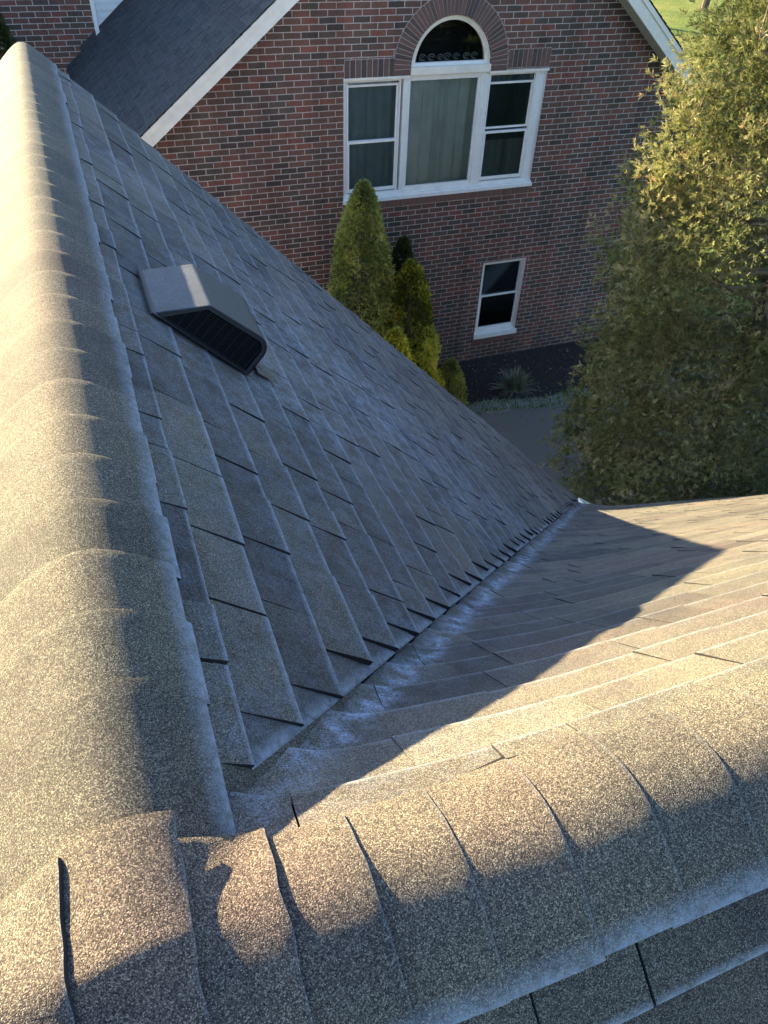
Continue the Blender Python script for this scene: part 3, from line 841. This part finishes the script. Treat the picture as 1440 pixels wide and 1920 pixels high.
for (xa, xb, z0, z1) in ((-9.4, -2.4, -.2, .2), (-2.6, 5.2, .7, 1.0)):
    f = [(xa, WYB-.35, z0), (xb, WYB-.35, z0), (xb, 24, z1), (xa, 24, z1)]
    mb.prism(f, [(x, y, z-.15) for x, y, z in f])
mb.build('rear_roof', M_sh2, bh)

# ---------------------------------------------------------------- ground
mb = MB(); n = 40
for i in range(n):
    for j in range(n):
        x0, x1 = -150+300*i/n, -150+300*(i+1)/n; y0, y1 = -120+300*j/n, -120+300*(j+1)/n
        mb.poly(((x0, y0, GZ), (x1, y0, GZ), (x1, y1, GZ), (x0, y1, GZ)))
tag(mb.build('lawn', M_lawn, recalc=False), kind='structure')
def edge_curve(x): return 10.16 + .10*math.sin(x*1.3) + .05*math.sin(x*3.1+1)
mb = MB()
xs = [1.0+.2*k for k in range(52)]
for a_, b_ in zip(xs, xs[1:]):
    mb.poly(((a_, edge_curve(a_)-.02, GZ+.012), (b_, edge_curve(b_)-.02, GZ+.012), (b_, YW, GZ+.03), (a_, YW, GZ+.03)))
tag(mb.build('mulch_bed', M_mulch, recalc=False), kind='structure')
mb = MB()
for a_, b_ in zip(xs, xs[1:]):
    mb.poly(((a_, 4.6, GZ+.006), (b_, 4.6, GZ+.006), (b_, edge_curve(b_)-.35, GZ+.006), (a_, edge_curve(a_)-.35, GZ+.006)))
tag(mb.build('driveway', M_drive, recalc=False), kind='structure')
mb = MB(); rr = random.Random(12)
for k in range(9000):
    x = rr.uniform(2.5, 11); y = edge_curve(x) - .2 + rr.gauss(0, .10) + .05*nz(x*3, 0, 0)
    h = rr.uniform(.02, .07); a_ = rr.uniform(0, 6.28); l = rr.uniform(.01, .05); wd = .006
    dx, dy = math.cos(a_), math.sin(a_)
    mb.poly(((x-dy*wd, y+dx*wd, GZ), (x+dy*wd, y-dx*wd, GZ), (x+dx*l, y+dy*l, GZ+h)), rr.random())
tag(mb.build('grass_edging', M_frgrass, recalc=False), 'frosted pale green grass strip edging the dark mulch bed', 'grass', kind='stuff')
mb = MB()
for k in range(1600):
    x = rr.uniform(2.5, 11); y = rr.uniform(edge_curve(x), YW-.03); z = GZ+.025; a_ = rr.uniform(0, 6.28)
    l = rr.uniform(.012, .04); wd = l*rr.uniform(.25, .5); dx, dy = math.cos(a_), math.sin(a_)
    mb.poly(((x-dx*l, y-dy*l, z), (x-dy*wd, y+dx*wd, z+rr.uniform(0, .03)), (x+dx*l, y+dy*l, z+rr.uniform(0, .03)), (x+dy*wd, y-dx*wd, z)))
tag(mb.build('mulch_chips', M_chip, recalc=False), 'loose dark bark chips on the bed along the brick wall', 'mulch', kind='stuff')

mb = MB()
for k in range(260):
    x = rr.uniform(3, 11); y = rr.choice((rr.uniform(6, 10), rr.uniform(9.2, 11.5))); z = GZ+.035; a_ = rr.uniform(0, 6.28); l = rr.uniform(.02, .05)
    dx, dy = math.cos(a_)*l, math.sin(a_)*l
    mb.poly(((x-dx, y-dy, z), (x-dy*.5, y+dx*.5, z+.012), (x+dx, y+dy, z+.006), (x+dy*.5, y-dx*.5, z)))
tag(mb.build('fallen_leaves', M_leafb, recalc=False), 'scattered tan fallen leaves on the dark bed and drive', 'leaves', kind='stuff')

# ---------------------------------------------------------------- plants
def spray(mb, p, d, size, rnd, tint, blades=6, wid=.16):
    d = d.normalized()
    side = d.cross(Vector((rnd.uniform(-1, 1), rnd.uniform(-1, 1), rnd.uniform(-1, 1))))
    if side.length < .1: side = d.cross(Vector((0, 0, 1)))
    side.normalize(); up = side.cross(d)
    for b in range(blades):
        f = (b+.5)/blades; a_ = (f-.5)*1.9 + rnd.uniform(-.15, .15)
        base = p + d*size*rnd.uniform(0, .45)
        dr = (d*math.cos(a_) + side*math.sin(a_) + up*rnd.uniform(-.35, .35)).normalized()
        l = size*rnd.uniform(.4, .75); w = (dr.cross(up)).normalized()*l*wid*rnd.uniform(.8, 1.3)
        mid = base + dr*l*.5 + up*l*.05
        mb.poly((base, mid-w, base+dr*l, mid+w), min(1, max(0, tint+rnd.uniform(-.15, .15))))
def conifer(name, base, tip, rad, mat, label, cat, n, size, seed, group=None, bul=.75, tintf=None, blades=6):
    rnd = random.Random(seed); base = Vector(base); tip = Vector(tip); hgt = tip.z-base.z
    o = empty(name, base, label, cat, group)
    mb = MB(); mb.tube([base, base.lerp(tip, .5), tip-Vector((0, 0, .1))], [rad*.12, rad*.07, .008], 7); mb.build('trunk', M_bark, o)
    mb = MB()
    for k in range(n):
        f = rnd.random()**1.25*1.0                # height fraction
        ang = rnd.uniform(0, 2*math.pi)
        prof = min(1., (1-f)**bul*1.12)*(.62+.38*min(1, f*5+.3))
        lump = 1 + .26*nz(math.cos(ang)*1.8+seed, math.sin(ang)*1.8, f*hgt*1.6) + .16*nz(math.cos(ang)*5, math.sin(ang)*5+seed, f*hgt*5)
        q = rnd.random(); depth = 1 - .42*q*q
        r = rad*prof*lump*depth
        c = base.lerp(tip, f)
        p = c + Vector((math.cos(ang)*r, math.sin(ang)*r, rnd.uniform(-.03, .03)))
        out = Vector((math.cos(ang), math.sin(ang), rnd.uniform(.5, 1.5)))
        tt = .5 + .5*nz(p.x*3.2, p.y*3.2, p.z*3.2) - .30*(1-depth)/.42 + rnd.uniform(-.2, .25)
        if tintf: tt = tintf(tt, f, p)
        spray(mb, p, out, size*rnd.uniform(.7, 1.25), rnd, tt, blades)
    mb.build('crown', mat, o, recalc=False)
    return o
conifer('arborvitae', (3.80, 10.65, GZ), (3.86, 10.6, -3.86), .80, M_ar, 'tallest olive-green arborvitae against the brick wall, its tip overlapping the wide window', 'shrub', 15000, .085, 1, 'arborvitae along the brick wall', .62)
conifer('arborvitae', (4.72, 11.05, GZ), (4.72, 11.0, -4.93), .52, M_ard, 'dark green arborvitae mostly hidden behind its brighter neighbours', 'shrub', 5500, .08, 2, 'arborvitae along the brick wall', .62)
conifer('arborvitae', (4.62, 10.3, GZ), (4.56, 10.28, -5.0), .62, M_ar_sun, 'pointed arborvitae with sunlight painted on its lower half, right of the tallest one', 'shrub', 8500, .075, 3, 'arborvitae along the brick wall', .55,
        tintf=lambda t, f, p: t + .28 if f < .62 + .06*nz(p.x*4, p.y*4, 0) else t - .42)  # lower foliage tinted lighter as painted sunlight, the tip darker
conifer('arborvitae', (4.15, 9.8, GZ), (4.15, 9.8, -5.86), .48, M_ar_sun, 'short arborvitae painted in sunlit gold, low at the edge of the roof slope', 'shrub', 5200, .07, 4, 'arborvitae along the brick wall', .55)
conifer('arborvitae', (5.42, 10.25, GZ), (5.42, 10.2, -6.86), .36, M_ar, 'smallest cone-shaped arborvitae at the left end of the mulch bed', 'shrub', 3800, .06, 5, 'arborvitae along the brick wall', .6)
# strap-leaved clump
gp = empty('ornamental_grass', (6.96, 10.45, GZ), 'rounded clump of pale strap leaves in the mulch bed under the small window', 'plant')
mb = MB(); rr = random.Random(21)
for k in range(420):
    a_ = rr.uniform(0, 6.28); el = rr.uniform(.25, 1.45); L = rr.uniform(.32, .56); w = .0085
    d = Vector((math.cos(a_)*math.cos(el), math.sin(a_)*math.cos(el), math.sin(el))); s_ = Vector((-math.sin(a_), math.cos(a_), 0))
    p0 = Vector((6.96+rr.gauss(0, .05), 10.45+rr.gauss(0, .05), GZ+.03)); pts = []
    for q in range(5):
        f = q/4; pts.append(p0 + d*L*f - Vector((0, 0, .30*L*f*f*(1.1-math.sin(el)*.6))))
    t_ = rr.random()
    for q in range(4):
        wa, wb = w*(1-.8*(q/4)**2), w*(1-.8*((q+1)/4)**2)
        mb.poly((pts[q]-s_*wa, pts[q]+s_*wa, pts[q+1]+s_*wb, pts[q+1]-s_*wb), t_)
mb.build('leaf_clump', M_blade, gp, recalc=False)

# big bronzed cedar at the right
def big_cedar():
    rnd = random.Random(99)
    base = Vector((8.15, 6.6, GZ)); o = empty('cedar_tree', base, 'large bronzed evergreen tree standing at the right corner of the brick house', 'tree')
    top = Vector((8.1, 6.8, .1)); H = top.z-base.z
    mb = MB(); mb.tube([base, base.lerp(top, .3)+Vector((.05, 0, 0)), base.lerp(top, .65), top], [.22, .16, .09, .02], 9)
    mb.build('trunk', M_bark, o)
    # limbs
    limbs = []
    mt = MB()
    for k in range(190):
        f = rnd.uniform(.04, .97); ang = rnd.uniform(0, 6.283)
        rmax = RADF(f)
        R_ = rmax*rnd.uniform(.78, 1.06)
        c = base.lerp(top, f)
        rise = rnd.uniform(.15, .6)
        d = Vector((math.cos(ang)*1.0, math.sin(ang)*.66, 0))
        pts = [c + d*R_*q + Vector((0, 0, rise*R_*q*q*.7 - .10*q)) + Vector((rnd.uniform(-.05, .05), rnd.uniform(-.05, .05), rnd.uniform(-.05, .05))) for q in (0, .3, .6, .85, 1)]
        limbs.append(pts)
        mt.tube(pts, [.035, .026, .016, .009, .004], 5, cap=False)
        for q in range(7):
            f2 = rnd.uniform(.5, .98); i0 = min(3, int(f2*4)); b0 = pts[i0].lerp(pts[i0+1], f2*4-i0)
            e0 = b0 + Vector((rnd.uniform(-.35, .35), rnd.uniform(-.35, .2), rnd.uniform(-.1, .4)))
            mt.tube([b0, b0.lerp(e0, .5)+Vector((0, 0, .03)), e0], [.008, .005, .002], 4, cap=False)
    mt.build('branches', M_twig, o, recalc=False)
    mb = MB()
    def put(p, out, sz, tt, bl=8): spray(mb, p, out, sz*.64, rnd, tt, bl, .095)
    # clumps at limb ends and along limbs
    for pts in limbs:
        for q in range(22):
            f2 = 1 - rnd.random()**1.6*.75; i0 = min(3, int(f2*4)); c = pts[i0].lerp(pts[i0+1], f2*4-i0)
            cl = rnd.uniform(.10, .28); tt0 = rnd.uniform(.25, .85)
            for m in range(rnd.randint(5, 9)):
                off = Vector((rnd.gauss(0, 1), rnd.gauss(0, 1), rnd.gauss(0, .8)))*cl*.6
                out = off + (c-base.lerp(top, .4))*.08 + Vector((0, 0, rnd.uniform(-.05, .2)))
                put(c+off, out, rnd.uniform(.10, .19), tt0 + rnd.uniform(-.15, .2))
    # shell clumps for fullness
    for k in range(13000):
        f = rnd.uniform(0, .99); ang = rnd.uniform(0, 6.283)
        r = RADF(f)*(1+.24*nz(math.cos(ang)*2.4, math.sin(ang)*2.4, f*8)+.14*nz(math.cos(ang)*7, math.sin(ang)*7, f*24))*(1-.45*rnd.random()**2)
        c = base.lerp(top, f) + Vector((math.cos(ang)*r, math.sin(ang)*r*.66, 0))
        if nz(c.x*1.9, c.y*1.9, c.z*1.9) < -.24: continue
        tt0 = .5+.55*nz(c.x*1.3, c.y*1.3, c.z*1.3)+rnd.uniform(-.15, .15)
        for m in range(6):
            off = Vector((rnd.gauss(0, 1), rnd.gauss(0, 1), rnd.gauss(0, .9)))*.09
            out = Vector((math.cos(ang), math.sin(ang), rnd.uniform(-.3, 1.1))) + off*4
            put(c+off, out, rnd.uniform(.10, .20), tt0 + rnd.uniform(-.18, .18))
    mb.build('crown', M_cy, o, recalc=False)
def RADF(f):
    return (2.35 if f > .3 else 2.05 + f)*max(0, 1-f**5)**.8
big_cedar()

# bare shade trees on the far lawn
def bare_tree(loc, h, seed, label, rad=.25):
    rnd = random.Random(seed); b = Vector(loc); o = empty('shade_tree', b, label, 'tree', 'bare trees on the far lawn')
    mb = MB(); mb.tube([b-Vector((0, 0, .1)), b+Vector((.0, 0, .25)), b+Vector((.15, 0, h*.35)), b+Vector((.25, .1, h*.7))], [rad*1.5, rad, rad*.8, rad*.4], 10)
    mb.build('trunk', M_bark, o)
    mb = MB()
    def br(p, d, l, r, dep):
        q = p + d*l; mb.tube([p, p.lerp(q, .5)+Vector((rnd.uniform(-.1, .1)*l, rnd.uniform(-.1, .1)*l, 0)), q], [r, r*.75, r*.5], 5, cap=False)
        if dep == 0: return
        for k in range(4 if dep > 1 else 5):
            nd = (d + Vector((rnd.uniform(-1, 1), rnd.uniform(-1, 1), rnd.uniform(-.2, .8)))*.8).normalized()
            br(p.lerp(q, rnd.uniform(.5, 1)), nd, l*rnd.uniform(.5, .8), r*.5, dep-1)
    for k in range(8):
        a_ = rnd.uniform(0, 6.28); br(b+Vector((.15, 0, h*rnd.uniform(.3, .65))), Vector((math.cos(a_), math.sin(a_), 1)).normalized(), h*.28, rad*.35, 3)
    mb.build('crown', M_bark, o, recalc=False)
bare_tree((39.9, 46.1, GZ), 9, 1, 'thin grey tree trunk standing on the sunny lawn at the top right', .24)
bare_tree((27.0, 52.0, GZ), 10, 2, 'bare tree beyond the brick house casting long shadow stripes on the lawn', .28)
conifer('evergreen_shrub', (-.9, 17.0, GZ), (-.86, 17.0, -2.42), .66, M_ard, 'dark evergreen shrub in front of the rear brick wall at the far top left', 'shrub', 3500, .16, 8)
